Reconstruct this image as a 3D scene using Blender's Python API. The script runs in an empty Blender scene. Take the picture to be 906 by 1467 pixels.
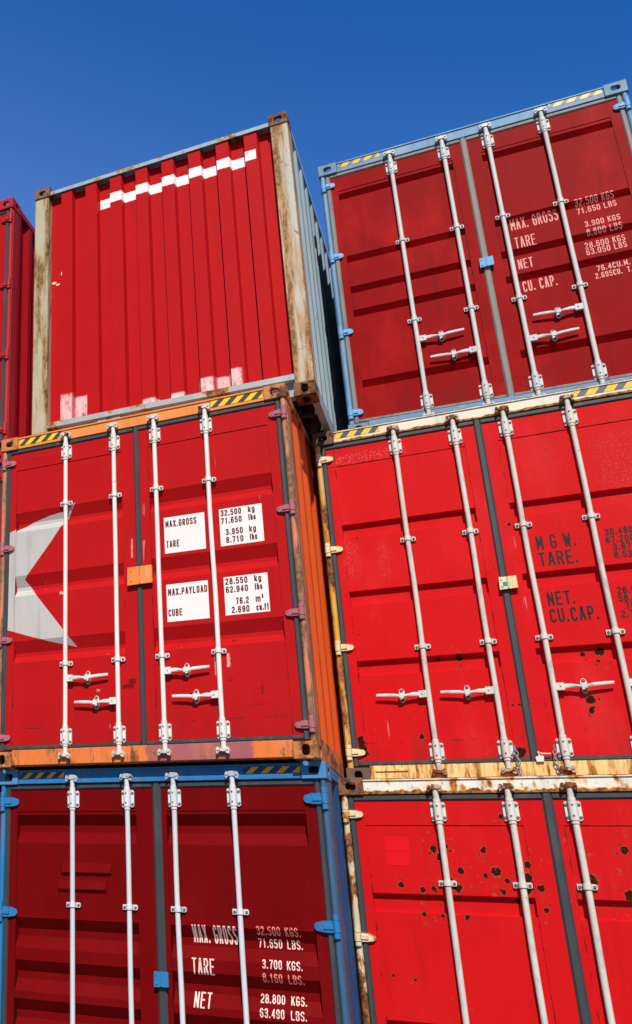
import bpy, math, random
from mathutils import Matrix, Vector

SC = bpy.context.scene
COL = SC.collection
# ------------------------------------------------------------------ camera
cam_d = bpy.data.cameras.new("camera")
cam = bpy.data.objects.new("camera", cam_d)
COL.objects.link(cam)
r_ = Vector((0.8573, 0.51101, 0.06257)); d_ = Vector((-0.14633, 0.35839, -0.92203)); f_ = Vector((-0.49359, 0.7813, 0.38202))
cam.matrix_world = Matrix(((r_.x, -d_.x, -f_.x, 3.652), (r_.y, -d_.y, -f_.y, -7.339), (r_.z, -d_.z, -f_.z, 1.578), (0, 0, 0, 1)))
cam_d.sensor_fit = 'VERTICAL'; cam_d.sensor_height = 24.0; cam_d.sensor_width = 36.0
cam_d.lens = 23.88; cam_d.shift_x = 0.4032; cam_d.shift_y = 0.00835
cam_d.clip_start = 0.05; cam_d.clip_end = 5000
SC.camera = cam
# ------------------------------------------------------------------ sky, sun, exposure
SUN = Vector((0.36, -1.0, 1.10)).normalized()
W = bpy.data.worlds.new("World"); SC.world = W; W.use_nodes = True
wn = W.node_tree
bg = wn.nodes['Background']
sky = wn.nodes.new('ShaderNodeTexSky'); sky.sky_type = 'NISHITA'; sky.sun_disc = False
sky.sun_elevation = math.asin(SUN.z); sky.sun_rotation = math.atan2(SUN.x, SUN.y)
sky.altitude = 0; sky.air_density = 1.0; sky.dust_density = 0.6; sky.ozone_density = 4.0
hs = wn.nodes.new('ShaderNodeHueSaturation'); hs.inputs['Saturation'].default_value = 1.33; hs.inputs['Hue'].default_value = .511; hs.inputs['Value'].default_value = 1.22   # polarised, deep blue
wn.links.new(sky.outputs[0], hs.inputs['Color']); tcw = wn.nodes.new('ShaderNodeTexCoord'); sx = wn.nodes.new('ShaderNodeSeparateXYZ'); wn.links.new(tcw.outputs['Generated'], sx.inputs[0])
el = wn.nodes.new('ShaderNodeMath'); el.operation = 'MULTIPLY_ADD'; wn.links.new(sx.outputs[0], el.inputs[0]); el.inputs[1].default_value = .45; wn.links.new(sx.outputs[2], el.inputs[2])
def wramp(x, pts):
    c = wn.nodes.new('ShaderNodeValToRGB'); wn.links.new(x, c.inputs[0]); e = c.color_ramp.elements
    while len(e) < len(pts): e.new(.5)
    for q, (p, v) in zip(e, pts): q.position = p; q.color = (v/2, v/2, v/2, 1)
    m = wn.nodes.new('ShaderNodeMath'); m.operation = 'MULTIPLY'; wn.links.new(c.outputs[0], m.inputs[0]); m.inputs[1].default_value = 2.0
    return m.outputs[0]
# clear polarised sky: deepest high up and to the right; sun's side dimmed on purpose to cut fill light
va = wramp(el.outputs[0], ((0.0, .9), (.44, 1.52), (.62, 1.28), (.80, 1.08))); sa = wramp(el.outputs[0], ((.44, 1.17), (.62, 1.30), (.80, 1.37)))
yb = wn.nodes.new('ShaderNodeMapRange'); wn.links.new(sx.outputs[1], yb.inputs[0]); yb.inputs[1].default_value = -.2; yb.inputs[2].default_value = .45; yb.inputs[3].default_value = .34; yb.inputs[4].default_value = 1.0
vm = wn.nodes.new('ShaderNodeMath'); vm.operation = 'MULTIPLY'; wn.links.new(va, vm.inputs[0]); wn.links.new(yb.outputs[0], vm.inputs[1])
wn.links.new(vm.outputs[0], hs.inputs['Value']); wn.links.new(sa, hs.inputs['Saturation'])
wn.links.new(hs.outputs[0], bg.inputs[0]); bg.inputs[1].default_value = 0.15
sl = bpy.data.lights.new("sun", 'SUN'); sl.energy = 4.95; sl.angle = math.radians(0.5); sl.color = (1.0, 0.94, 0.84)
so = bpy.data.objects.new("sun", sl); COL.objects.link(so)
so.rotation_euler = (-SUN).to_track_quat('-Z', 'Y').to_euler(); so.location = (6, -20, 25)
SC.view_settings.view_transform = 'Standard'; SC.view_settings.look = 'None'
SC.view_settings.exposure = 0.0; SC.view_settings.gamma = 1.0; SC.view_settings.use_curve_mapping = False

# ------------------------------------------------------------------ constants (metres)
CW, CH, CL = 2.438, 2.896, 12.192
FW, FH, FD = 0.162, 0.118, 0.178      # corner fitting
PI = math.pi

# ------------------------------------------------------------------ mesh builder
class MB:
    def __init__(s): s.v = []; s.f = []; s.sm = []; s.mi = []; s.cur = 0
    def add(s, vs, fs, smooth=False):
        o = len(s.v); s.v += [tuple(p) for p in vs]
        for k in fs: s.f.append(tuple(i + o for i in k)); s.sm.append(smooth); s.mi.append(s.cur)
    def box(s, x0, x1, y0, y1, z0, z1):
        v = [(x0,y0,z0),(x1,y0,z0),(x1,y1,z0),(x0,y1,z0),(x0,y0,z1),(x1,y0,z1),(x1,y1,z1),(x0,y1,z1)]
        s.add(v, [(0,3,2,1),(4,5,6,7),(0,1,5,4),(1,2,6,5),(2,3,7,6),(3,0,4,7)])
    def loft(s, rings, smooth=True, caps=True):
        n = len(rings[0]); vs = [p for r in rings for p in r]; fs = []
        for k in range(len(rings) - 1):
            for i in range(n):
                j = (i + 1) % n
                fs.append((k*n+i, k*n+j, (k+1)*n+j, (k+1)*n+i))
        s.add(vs, fs, smooth)
        if caps:
            s.add(rings[0], [tuple(range(n))[::-1]]); s.add(rings[-1], [tuple(range(n))])
    def tube(s, pts, rad, n=12, caps=True):
        pts = [Vector(p) for p in pts]
        if not isinstance(rad, (list, tuple)): rad = [rad] * len(pts)
        rings = []
        for i, p in enumerate(pts):
            a = pts[max(i-1, 0)]; b = pts[min(i+1, len(pts)-1)]
            t = (b - a).normalized()
            up = Vector((0, 1, 0)) if abs(t.y) < .9 else Vector((1, 0, 0))
            x = t.cross(up).normalized(); y = t.cross(x)
            rings.append([p + rad[i]*(math.cos(2*PI*k/n)*x + math.sin(2*PI*k/n)*y) for k in range(n)])
        s.loft(rings, True, caps)
    def prism(s, outl, y0, y1):          # outline (u,w) -> between y0 (front) and y1
        n = len(outl)
        s.add([(u, y0, w) for u, w in outl] + [(u, y1, w) for u, w in outl],
              [tuple(range(n))] + [tuple(range(n, 2*n))[::-1]] + [(i, n+i, n+(i+1)%n, (i+1)%n) for i in range(n)])
    def holed(s, w, h, hole, t, fn):     # plate w x h in local (a,b), hole outline, thickness t; fn maps (a,b,c)->xyz
        n = len(hole); hx = [p[0] for p in hole]; hy = [p[1] for p in hole]
        cx, cy = sum(hx)/n, sum(hy)/n
        outer = []
        for a, b in hole:               # project hole points radially to the rectangle
            dx, dy = a - cx, b - cy
            k = 1e9
            if dx > 1e-9: k = min(k, (w - cx)/dx)
            if dx < -1e-9: k = min(k, -cx/dx)
            if dy > 1e-9: k = min(k, (h - cy)/dy)
            if dy < -1e-9: k = min(k, -cy/dy)
            outer.append((cx + dx*k, cy + dy*k))
        ring = []                       # insert the corners
        corners = [(w, h), (0, h), (0, 0), (w, 0)]
        vs = []; fs = []
        for c in (0, t):
            base = len(vs)
            vs += [fn(a, b, c) for a, b in hole] + [fn(a, b, c) for a, b in outer] + [fn(a, b, c) for a, b in corners]
            for i in range(n):
                j = (i + 1) % n
                A, B = outer[i], outer[j]
                cor = None
                if not (abs(A[0]-B[0]) < 1e-7 or abs(A[1]-B[1]) < 1e-7):
                    cor = min(range(4), key=lambda q: (corners[q][0]-A[0])**2+(corners[q][1]-A[1])**2+(corners[q][0]-B[0])**2+(corners[q][1]-B[1])**2)
                f = [base+i, base+n+i] + ([base+2*n+cor] if cor is not None else []) + [base+n+j, base+j]
                fs.append(tuple(f) if c == 0 else tuple(f[::-1]))
        m = 2*n + 4
        fs += [(i, (i+1) % n, m + (i+1) % n, m + i) for i in range(n)]
        for q in range(4):
            p = (q+1) % 4
            fs.append((2*n+q, m+2*n+q, m+2*n+p, 2*n+p))
        s.add(vs, fs)
    def build(s, name, mat, parent=None):
        me = bpy.data.meshes.new(name); me.from_pydata(s.v, [], s.f)
        me.polygons.foreach_set('use_smooth', s.sm)
        me.polygons.foreach_set('material_index', s.mi)
        for q in (mat if isinstance(mat, (list, tuple)) else [mat]): me.materials.append(q)
        me.validate(); me.update()
        o = bpy.data.objects.new(name, me); COL.objects.link(o)
        if parent: o.parent = parent
        return o

def oval(cx, cy, a, b, n=28, p=3.0):
    out = []
    for k in range(n):
        t = 2*PI*(k+.37)/n; c, q = math.cos(t), math.sin(t)
        out.append((cx + a*math.copysign(abs(c)**(2/p), c), cy + b*math.copysign(abs(q)**(2/p), q)))
    return out

# ------------------------------------------------------------------ materials
class G:
    def __init__(s, name):
        s.m = bpy.data.materials.new(name); s.m.use_nodes = True; s.t = s.m.node_tree
        s.b = s.t.nodes['Principled BSDF']
        tc = s.t.nodes.new('ShaderNodeTexCoord'); s.co = tc.outputs['Object']
    def lk(s, a, b):
        if hasattr(a, 'is_output'): s.t.links.new(a, b)
        else: b.default_value = a
    def m_(s, op, a, b=0.0, c=0.0, clamp=False):
        n = s.t.nodes.new('ShaderNodeMath'); n.operation = op; n.use_clamp = clamp
        for i, x in enumerate((a, b, c)): s.lk(x, n.inputs[i])
        return n.outputs[0]
    def mapp(s, scale, loc=(0, 0, 0), rot=(0, 0, 0)):
        n = s.t.nodes.new('ShaderNodeMapping'); s.lk(s.co, n.inputs[0])
        n.inputs['Scale'].default_value = scale; n.inputs['Location'].default_value = loc; n.inputs['Rotation'].default_value = rot
        return n.outputs[0]
    def noise(s, scale, detail=6, rough=.6, vec=None, dist=0.0, st=(1, 1, 1), loc=(0, 0, 0), rot=(0, 0, 0)):
        n = s.t.nodes.new('ShaderNodeTexNoise'); s.lk(vec or s.mapp(st, loc, rot), n.inputs['Vector'])
        n.inputs['Scale'].default_value = scale; n.inputs['Detail'].default_value = detail
        n.inputs['Roughness'].default_value = rough; n.inputs['Distortion'].default_value = dist
        return n.outputs[0]
    def ss(s, x, a, b):                  # smooth step
        n = s.t.nodes.new('ShaderNodeMapRange'); n.interpolation_type = 'SMOOTHSTEP'
        s.lk(x, n.inputs[0]); s.lk(a, n.inputs[1]); s.lk(b, n.inputs[2])
        n.inputs[3].default_value = 0; n.inputs[4].default_value = 1
        return n.outputs[0]
    def mix(s, f, a, b, mode='MIX'):
        n = s.t.nodes.new('ShaderNodeMix'); n.data_type = 'RGBA'; n.blend_type = mode
        s.lk(f, n.inputs[0])
        for x, i in ((a, 6), (b, 7)):
            if isinstance(x, tuple) and len(x) == 3: x = x + (1,)
            s.lk(x, n.inputs[i])
        return n.outputs[2]
    def xyz(s):
        n = s.t.nodes.new('ShaderNodeSeparateXYZ'); s.lk(s.co, n.inputs[0]); return n.outputs
    def rect(s, x, z, u0, u1, w0, w1, e=.004):
        a = s.m_('MULTIPLY', s.ss(x, u0-e, u0+e), s.m_('SUBTRACT', 1.0, s.ss(x, u1-e, u1+e)))
        b = s.m_('MULTIPLY', s.ss(z, w0-e, w0+e), s.m_('SUBTRACT', 1.0, s.ss(z, w1-e, w1+e)))
        return s.m_('MULTIPLY', a, b)
    def edge(s, rad=.006):               # convex/concave edge mask from the rounded normal
        bv = s.t.nodes.new('ShaderNodeBevel'); bv.samples = 4; bv.inputs[0].default_value = rad
        ge = s.t.nodes.new('ShaderNodeNewGeometry')
        d = s.t.nodes.new('ShaderNodeVectorMath'); d.operation = 'DOT_PRODUCT'
        s.t.links.new(bv.outputs[0], d.inputs[0]); s.t.links.new(ge.outputs['Normal'], d.inputs[1])
        return s.m_('SUBTRACT', 1.0, d.outputs['Value']), bv.outputs[0]

def paint(name, col, rough=.42, var=.10, rust=.0, rscale=2.6, rst=(1, 1, 1), edge=0.0, bev=0.0, spots=(), speck=.0, fade=None, fadeamt=.0,
          fst=(1, 1, .35), fscale=2.0, grime=.12, extra=None, bump=.25, seed=0.0, spec=.22, rustlo=(.030, .011, .007), rusthi=(.30, .105, .03), second=None,
          dents=.0, scratch=0.0, bands=None, soft=0.0, seams=None, gcol=(.05, .035, .03)):
    if seams: gcol = (.060, .006, .006)
    g = G(name); L = (seed*3.7, seed*1.3, seed*5.1)
    x, y, z = g.xyz()
    n_big = g.noise(2.2, 5, .62, loc=L); n_fine = g.noise(46, 4, .6, loc=L)
    base = col
    if second:                           # repainted stretch: (col, u0, u1)
        base = g.mix(g.m_('MULTIPLY', g.ss(g.m_('ADD', x, g.m_('MULTIPLY', g.noise(22, 6, .75), .12)), second[1]+.05, second[1]+.075),
                          g.m_('SUBTRACT', 1.0, g.ss(g.m_('ADD', x, g.m_('MULTIPLY', g.noise(18, 6, .75, loc=(4, 0, 0)), .10)), second[2]+.04, second[2]+.065))), base, second[0])
    if fade:
        fm = g.ss(g.noise(fscale, 6, .62, st=fst, loc=L), .48, .72)
        base = g.mix(g.m_('MULTIPLY', fm, fadeamt), base, fade)
    val = g.m_('ADD', 1.0 - var*1.25, g.m_('ADD', g.m_('MULTIPLY', n_big, var*1.9), g.m_('MULTIPLY', n_fine, var*.6)))
    vv = g.t.nodes.new('ShaderNodeCombineColor'); [g.lk(val, vv.inputs[i]) for i in range(3)]
    base = g.mix(1.0, base, vv.outputs[0], 'MULTIPLY')
    if grime:                            # run-down dirt
        gm = g.ss(g.noise(9, 5, .65, st=(1.6, 1.6, .10), loc=L), .50, .78)
        base = g.mix(g.m_('MULTIPLY', gm, grime), base, gcol)
    if scratch:
        a = g.ss(g.noise(26, 3, .5, st=(1, 1, .03), rot=(0, .5, 0), loc=L), .70, .72)
        b_ = g.ss(g.noise(3, 2, .5, loc=L), .53, .60)
        base = g.mix(g.m_('MULTIPLY', g.m_('MULTIPLY', a, b_), scratch), base, (.75, .40, .38))
    if extra: base = extra(g, base, x, z)
    if seams:                            # dirt and bare steel along the welded edges of the pressed field
        br = g.ss(g.noise(7, 6, .75, loc=L, st=(1, 1, 1)), .50, .60); wob = g.m_('MULTIPLY', g.m_('SUBTRACT', g.noise(50, 4, .7, loc=L), .5), .012)
        lm = None
        for k, sset in ((z, (2.575, .30)), (x, (.150, 1.100, 1.325, 2.278))):
            for q in sset:
                d = g.m_('ABSOLUTE', g.m_('ADD', g.m_('SUBTRACT', k, q), wob)); t = g.m_('SUBTRACT', 1.0, g.ss(d, .001, .006))
                lm = t if lm is None else g.m_('MAXIMUM', lm, t)
        base = g.mix(g.m_('MULTIPLY', g.m_('MULTIPLY', lm, br), .8), base, seams)
        low = g.m_('MULTIPLY', g.m_('SUBTRACT', 1.0, g.ss(z, .17, .55)), g.ss(g.noise(5, 6, .7, loc=L, st=(1.5, 1.5, .5)), .42, .66))
        base = g.mix(g.m_('MULTIPLY', low, .30), base, (.10, .02, .018))
    mask = None
    def acc(mask, k): return k if mask is None else g.m_('MAXIMUM', mask, k)
    if rust:
        thr = .74 - .42*rust
        mask = acc(mask, g.ss(g.noise(rscale, 9, .66, st=rst, loc=L), thr-.035-soft, thr+.045+soft))
    if bands:                            # rust creeping from horizontal edges: (z0, sign, reach)
        nb = g.noise(14, 6, .7, loc=L, st=(1, 1, .4))
        for z0, sg, reach in bands:
            dd = g.m_('MULTIPLY', g.m_('SUBTRACT', z, z0), float(sg))
            mask = acc(mask, g.m_('SUBTRACT', 1.0, g.ss(g.m_('SUBTRACT', dd, g.m_('MULTIPLY', g.m_('SUBTRACT', nb, .5), reach*3.2)), reach*.6, reach*1.1)))
    if speck:
        mask = acc(mask, g.ss(g.noise(15, 5, .6, loc=L), .80-.16*speck, .83-.16*speck))
    if spots:
        n1 = g.noise(30, 5, .7, loc=L); dmin = None
        for (u, w, r) in spots:
            a = g.m_('SUBTRACT', x, u); b_ = g.m_('SUBTRACT', z, w)
            d = g.m_('DIVIDE', g.m_('SQRT', g.m_('ADD', g.m_('MULTIPLY', a, a), g.m_('MULTIPLY', g.m_('MULTIPLY', b_, b_), .7))), r)
            dmin = d if dmin is None else g.m_('MINIMUM', dmin, d)
        rmin = None
        for (u, w, r) in spots:
            if r < .012: continue
            a = g.m_('SUBTRACT', x, u); b_ = g.m_('SUBTRACT', z, w - r*3.2)
            d = g.m_('ADD', g.m_('ABSOLUTE', g.m_('DIVIDE', a, r*.75)), g.m_('ABSOLUTE', g.m_('DIVIDE', b_, r*4.2)))
            rmin = d if rmin is None else g.m_('MINIMUM', rmin, d)
        run = g.m_('MULTIPLY', g.m_('SUBTRACT', 1.0, g.ss(rmin, .2, 1.1)), g.ss(g.noise(60, 4, .6, st=(1, 1, .06), loc=L), .42, .62))
        base = g.mix(g.m_('MULTIPLY', run, .55), base, (.22, .045, .015))
        near = g.m_('SUBTRACT', 1.0, g.ss(dmin, 1.0, 7.0))
        mask = acc(mask, g.m_('MULTIPLY', g.m_('MULTIPLY', g.ss(g.noise(34, 5, .65, loc=L), .615, .66), near), .9))
        dmin = g.m_('ADD', dmin, g.m_('MULTIPLY', g.m_('SUBTRACT', g.m_('ADD', g.m_('MULTIPLY', n1, .6), g.m_('MULTIPLY', g.noise(75, 4, .7, loc=L), .4)), .5), 3.2))
        mask = acc(mask, g.m_('SUBTRACT', 1.0, g.ss(dmin, .75, 1.35)))
    nrm = None
    if bev or edge:
        em, nrm = g.edge(bev or .006)
        if edge:
            k = g.m_('MULTIPLY', g.ss(em, .012, .10), g.ss(g.noise(19, 6, .7, loc=L), .60-.28*edge, .68-.28*edge))
            mask = acc(mask, k)
    if mask is not None:
        core = g.ss(mask, *((.55, 1.0) if not spots else (.50, .72)))
        rc = g.mix(g.ss(g.noise(22, 6, .7, loc=L), *((.38, .66) if not spots else (.60, .74))), rustlo, rusthi)
        rc = g.mix(core, rusthi, rc)
        g.lk(g.mix(g.ss(mask, .04, .5 if not soft else .95), base, rc), g.b.inputs['Base Color'])
        g.lk(g.m_('ADD', rough, g.m_('MULTIPLY', mask, .88-rough)), g.b.inputs['Roughness'])
    else:
        g.lk(base if hasattr(base, 'is_output') else tuple(base)+(1,), g.b.inputs['Base Color'])
        g.lk(g.m_('ADD', rough-.06, g.m_('MULTIPLY', n_big, .14)), g.b.inputs['Roughness'])
    g.b.inputs['Specular IOR Level'].default_value = spec
    h = g.m_('MULTIPLY', n_fine, .25)
    if dents: h = g.m_('ADD', h, g.m_('MULTIPLY', g.noise(2.3, 2, .45, loc=L, st=(1, 1, .8)), dents))
    if mask is not None: h = g.m_('ADD', h, g.m_('MULTIPLY', mask, g.m_('ADD', -.5, g.noise(60, 3, .6))))
    bp = g.t.nodes.new('ShaderNodeBump'); bp.inputs['Strength'].default_value = bump; bp.inputs['Distance'].default_value = .004
    g.lk(h, bp.inputs['Height'])
    if nrm: g.lk(nrm, bp.inputs['Normal'])
    g.lk(bp.outputs[0], g.b.inputs['Normal'])
    return g.m

def hazard(name, a, b, period, lean, u0, z0, wear=.3, on=.5, spec_a=None):
    def ex(g, base, x, z):
        t = g.m_('FRACT', g.m_('DIVIDE', g.m_('ADD', g.m_('SUBTRACT', x, u0), g.m_('MULTIPLY', g.m_('SUBTRACT', z, z0), lean)), period))
        st = g.m_('MULTIPLY', g.ss(t, .02, .05), g.m_('SUBTRACT', 1.0, g.ss(t, on, on+.03)))
        return g.mix(st, a, b)
    return paint(name, a, .5, .05, rust=wear, rscale=7, extra=ex, grime=.1, seed=u0*9, rusthi=(.32, .16, .06))

def m2_marks(g, base, x, z):
    sp = g.m_('MULTIPLY', g.ss(g.noise(48, 5, .65, loc=(2, 0, 0)), .645, .68), g.ss(g.noise(2.5, 3, .6, loc=(5, 0, 1)), .50, .62))
    base = g.mix(sp, base, (.06, .008, .008))
    ch = g.ss(g.noise(60, 5, .75), .50, .64)
    for u0, u1, w0, w1, k in ((.13, .66, 2.585, 2.665, .45), (.14, .24, 1.60, 1.90, .22), (.40, .46, 1.55, 1.85, .20), (1.9, 2.2, 2.0, 2.5, .12)):
        r = g.m_('MULTIPLY', g.rect(x, z, u0, u1, w0, w1, .05), k)
        base = g.mix(g.m_('MULTIPLY', r, ch), base, (.80, .30, .30))
    return base
# reds
RED = {
 'T0': paint('red_paint_top_left_door', (.42, .008, .012), spec=.06, rustlo=(.06,.006,.008), rusthi=(.12,.01,.01), dents=.5, seed=1, speck=.1),
 'B1': paint('maroon_door_paint', (.155, .0025, .0035), seams=(.045, .010, .010), rough=.46, rustlo=(.04, .004, .005), rusthi=(.08, .006, .006), spec=.035, dents=.8, seed=3, speck=.3, grime=.35, fade=(.21, .005, .006), fadeamt=.4),
 'T2': paint('dark_red_door_paint', (.265, .0035, .0050), seams=(.045, .010, .010), rough=.5, rustlo=(.04, .004, .005), rusthi=(.10, .008, .008), spec=.035, dents=.8, seed=4, speck=.3, fade=(.42, .0085, .010), fadeamt=.75, fst=(1, 1, .6), grime=.35),
 'M2': paint('scarlet_door_paint', (.585, .0075, .0105), seams=(.045, .010, .010), rough=.48, rustlo=(.040, .006, .005), rusthi=(.30, .065, .02), spec=.06, dents=.9, seed=5, speck=.42, fade=(.70, .035, .04), fadeamt=.35, scratch=.3, extra=m2_marks,
     spots=((.118, .33, .020), (.122, .30, .024), (.128, .265, .026), (.135, .225, .026), (1.06, .215, 0.033), (1.13, .20, 0.033), (.53, .335, 0.015), (.70, .90, 0.012), (.84, .905, 0.020), (1.30, 1.88, 0.010),
            (1.60, .87, 0.015), (1.70, .88, 0.026), (1.68, .81, 0.013), (1.59, .54, 0.026), (1.585, .47, 0.017), (1.22, .60, 0.013), (1.17, .53, 0.008), (1.13, .53, 0.007), (.25, 1.93, 0.008))),
 'B2': paint('rust_spotted_scarlet_paint', (.57, .0075, .0100), seams=(.045, .010, .010), rough=.48, rustlo=(.040, .006, .005), rusthi=(.34, .09, .025), spec=.06, dents=.9, seed=6, speck=.55, fade=(.68, .02, .025), fadeamt=.3,
     spots=((.555, 2.42, 0.020), (.585, 2.37, 0.018), (.60, 2.31, 0.014), (.63, 2.44, 0.014), (.70, 2.285, 0.018), (.62, 2.22, 0.029), (.67, 2.18, 0.023), (.53, 2.17, 0.014), (.46, 2.16, 0.016),
            (.33, 2.19, 0.016), (.85, 2.42, 0.016), (.905, 2.285, 0.026), (.96, 2.23, 0.014), (.84, 2.26, 0.013), (1.03, 2.29, 0.018), (1.075, 2.25, 0.026), (1.04, 2.20, 0.014), (1.085, 2.33, 0.018), (1.06, 2.17, 0.023),
            (.93, 2.16, 0.014), (1.0, 2.11, 0.014), (1.14, 2.19, 0.018), (1.15, 2.06, 0.014), (1.26, 2.47, 0.013), (.33, 2.49, 0.009), (1.41, 2.23, 0.040), (1.62, 2.43, 0.020), (1.65, 2.18, 0.029), (1.60, 2.16, 0.023), (1.73, 2.14, 0.029), (1.72, 2.58, 0.023), (1.75, 2.50, 0.014),
            (.45, 2.01, 0.014), (.56, 2.0, 0.012), (.70, 2.0, 0.014), (.98, 2.63, 0.014), (.62, 2.64, 0.010), (.35, 1.6, 0.009), (.60, 1.5, 0.013), (.22, 1.62, 0.009)))}

def m1_marks(g, base, x, z):
    nz = g.m_('MULTIPLY', g.m_('SUBTRACT', g.noise(45, 4, .7), .5), .03)
    xx = g.m_('ADD', x, nz); zz = g.m_('ADD', z, nz)
    for u0, u1, w0, w1, k in ((1.772, 1.782, .62, .79, .6), (1.862, 1.880, .68, .78, .8), (.552, .585, 1.385, 1.41, 1.), (.86, .885, .56, .58, .5), (1.165, 1.175, 1.62, 1.78, .7)):
        base = g.mix(g.m_('MULTIPLY', g.rect(xx, zz, u0, u1, w0, w1, .006), k), base, (.80, .45, .42))
    for u0, u1, w0, w1 in ((1.90, 1.93, .875, .885), (1.86, 1.90, .575, .582), (2.09, 2.10, .46, .53), (1.12, 1.18, .60, .64), (2.22, 2.25, 2.05, 2.056), (.30, .40, 2.655, 2.66), (1.07, 1.16, .57, .60), (2.0, 2.12, .39, .393)):
        base = g.mix(g.m_('MULTIPLY', g.rect(xx, zz, u0, u1, w0, w1, .006), .75), base, (.05, .006, .008))
    return base
RED['M1'] = paint('crimson_door_paint', (.455, .0085, .0105), seams=(.045, .010, .010), rough=.46, rustlo=(.06, .006, .008), rusthi=(.14, .012, .012), spec=.06, dents=.9, seed=2, speck=.42, scratch=.35, fade=(.52, .013, .016), fadeamt=.35, extra=m1_marks)

BOLT = paint('dark_bolt', (.16, .13, .115), .6, .2, rust=.3, rscale=12, grime=0)
# ---- stroke alphabet: polylines on a unit box -----------------------------
GL = {
 '0': [[(.28,0),(.72,0),(1,.16),(1,.84),(.72,1),(.28,1),(0,.84),(0,.16),None]], 'O': [[(.28,0),(.72,0),(1,.16),(1,.84),(.72,1),(.28,1),(0,.84),(0,.16),None]],
 '1': [[(.2,.82),(.55,1),(.55,0)]], '2': [[(0,.82),(.26,1),(.74,1),(1,.85),(1,.62),(0,.14),(0,0),(1,0)]],
 '3': [[(0,.85),(.26,1),(.74,1),(1,.86),(1,.66),(.74,.53),(.35,.53)],[(.74,.53),(1,.4),(1,.14),(.74,0),(.26,0),(0,.15)]],
 '4': [[(.74,0),(.74,1),(0,.28),(1,.28)]], '5': [[(.95,1),(.08,1),(.04,.56),(.72,.6),(1,.45),(1,.15),(.72,0),(.28,0),(0,.14)]],
 '6': [[(.97,.86),(.72,1),(.28,1),(0,.84),(0,.16),(.28,0),(.72,0),(1,.16),(1,.42),(.72,.57),(.28,.57),(0,.44)]],
 '7': [[(0,1),(1,1),(.38,0)]], '8': [[(.28,0),(.72,0),(1,.14),(1,.4),(.72,.53),(.28,.53),(0,.4),(0,.14),None],[(.28,.53),(.05,.66),(.05,.87),(.28,1),(.72,1),(.95,.87),(.95,.66),(.72,.53)]],
 '9': [[(.03,.14),(.28,0),(.72,0),(1,.16),(1,.84),(.72,1),(.28,1),(0,.84),(0,.58),(.28,.43),(.72,.43),(1,.56)]],
 'A': [[(0,0),(.42,1),(.58,1),(1,0)],[(.14,.3),(.86,.3)]], 'B': [[(0,0),(0,1),(.7,1),(.95,.87),(.95,.66),(.7,.53),(0,.53)],[(.7,.53),(1,.4),(1,.13),(.7,0),(0,0)]],
 'C': [[(1,.82),(.72,1),(.28,1),(0,.84),(0,.16),(.28,0),(.72,0),(1,.18)]], 'D': [[(0,0),(0,1),(.66,1),(1,.82),(1,.18),(.66,0),None]],
 'E': [[(1,1),(0,1),(0,0),(1,0)],[(0,.52),(.82,.52)]], 'G': [[(1,.82),(.72,1),(.28,1),(0,.84),(0,.16),(.28,0),(.72,0),(1,.16),(1,.46),(.55,.46)]],
 'K': [[(0,0),(0,1)],[(1,1),(0,.42)],[(.32,.6),(1,0)]], 'L': [[(0,1),(0,0),(1,0)]], 'M': [[(0,0),(0,1),(.5,.3),(1,1),(1,0)]], 'N': [[(0,0),(0,1),(1,0),(1,1)]],
 'P': [[(0,0),(0,1),(.7,1),(1,.85),(1,.6),(.7,.45),(0,.45)]], 'R': [[(0,0),(0,1),(.7,1),(1,.86),(1,.63),(.7,.5),(0,.5)],[(.55,.5),(1,0)]],
 'S': [[(1,.84),(.72,1),(.28,1),(0,.86),(0,.66),(.28,.54),(.72,.47),(1,.36),(1,.14),(.72,0),(.28,0),(0,.16)]],
 'T': [[(0,1),(1,1)],[(.5,1),(.5,0)]], 'U': [[(0,1),(0,.16),(.28,0),(.72,0),(1,.16),(1,1)]], 'W': [[(0,1),(.22,0),(.5,.75),(.78,0),(1,1)]],
 'X': [[(0,0),(1,1)],[(0,1),(1,0)]], 'Y': [[(0,1),(.5,.45),(1,1)],[(.5,.45),(.5,0)]], '.': [[(.2,0),(.2,.09)]],
 'k': [[(0,0),(0,1.05)],[(.95,.7),(0,.32)],[(.3,.44),(1,0)]], 'g': [[(1,.7),(.25,.7),(0,.56),(0,.14),(.25,0),(1,0)],[(1,.7),(1,-.18),(.75,-.3),(.1,-.3)]],
 'l': [[(.4,1.05),(.4,0)]], 'b': [[(0,1.05),(0,0),(.75,0),(1,.14),(1,.56),(.75,.7),(0,.7)]], 's': [[(.95,.6),(.72,.7),(.25,.7),(.02,.58),(.1,.4),(.9,.3),(.98,.12),(.75,0),(.25,0),(0,.1)]],
 'm': [[(0,0),(0,.7),(.4,.7),(.5,.6),(.5,0)],[(.5,.6),(.6,.7),(.9,.7),(1,.58),(1,0)]], 'c': [[(1,.58),(.75,.7),(.25,.7),(0,.56),(0,.14),(.25,0),(.75,0),(1,.12)]],
 'u': [[(0,.7),(0,.12),(.25,0),(.75,0),(1,.12)],[(1,.7),(1,0)]], 'f': [[(.3,0),(.3,.9),(.5,1.03),(.9,1.03)],[(0,.68),(.8,.68)]], 't': [[(.35,1),(.35,.1),(.55,0),(.9,0)],[(0,.7),(.8,.7)]],
 '³': [[(.05,1.08),(.45,1.08),(.45,.86),(.15,.86)],[(.45,.86),(.45,.62),(.05,.62)]],
}
ADV = {'.': .42, '1': .95, 'l': .62, 'm': 1.25, 'M': 1.12, 'W': 1.25, ' ': .5, 't': .8, 'f': .8, '³': .6}

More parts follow.
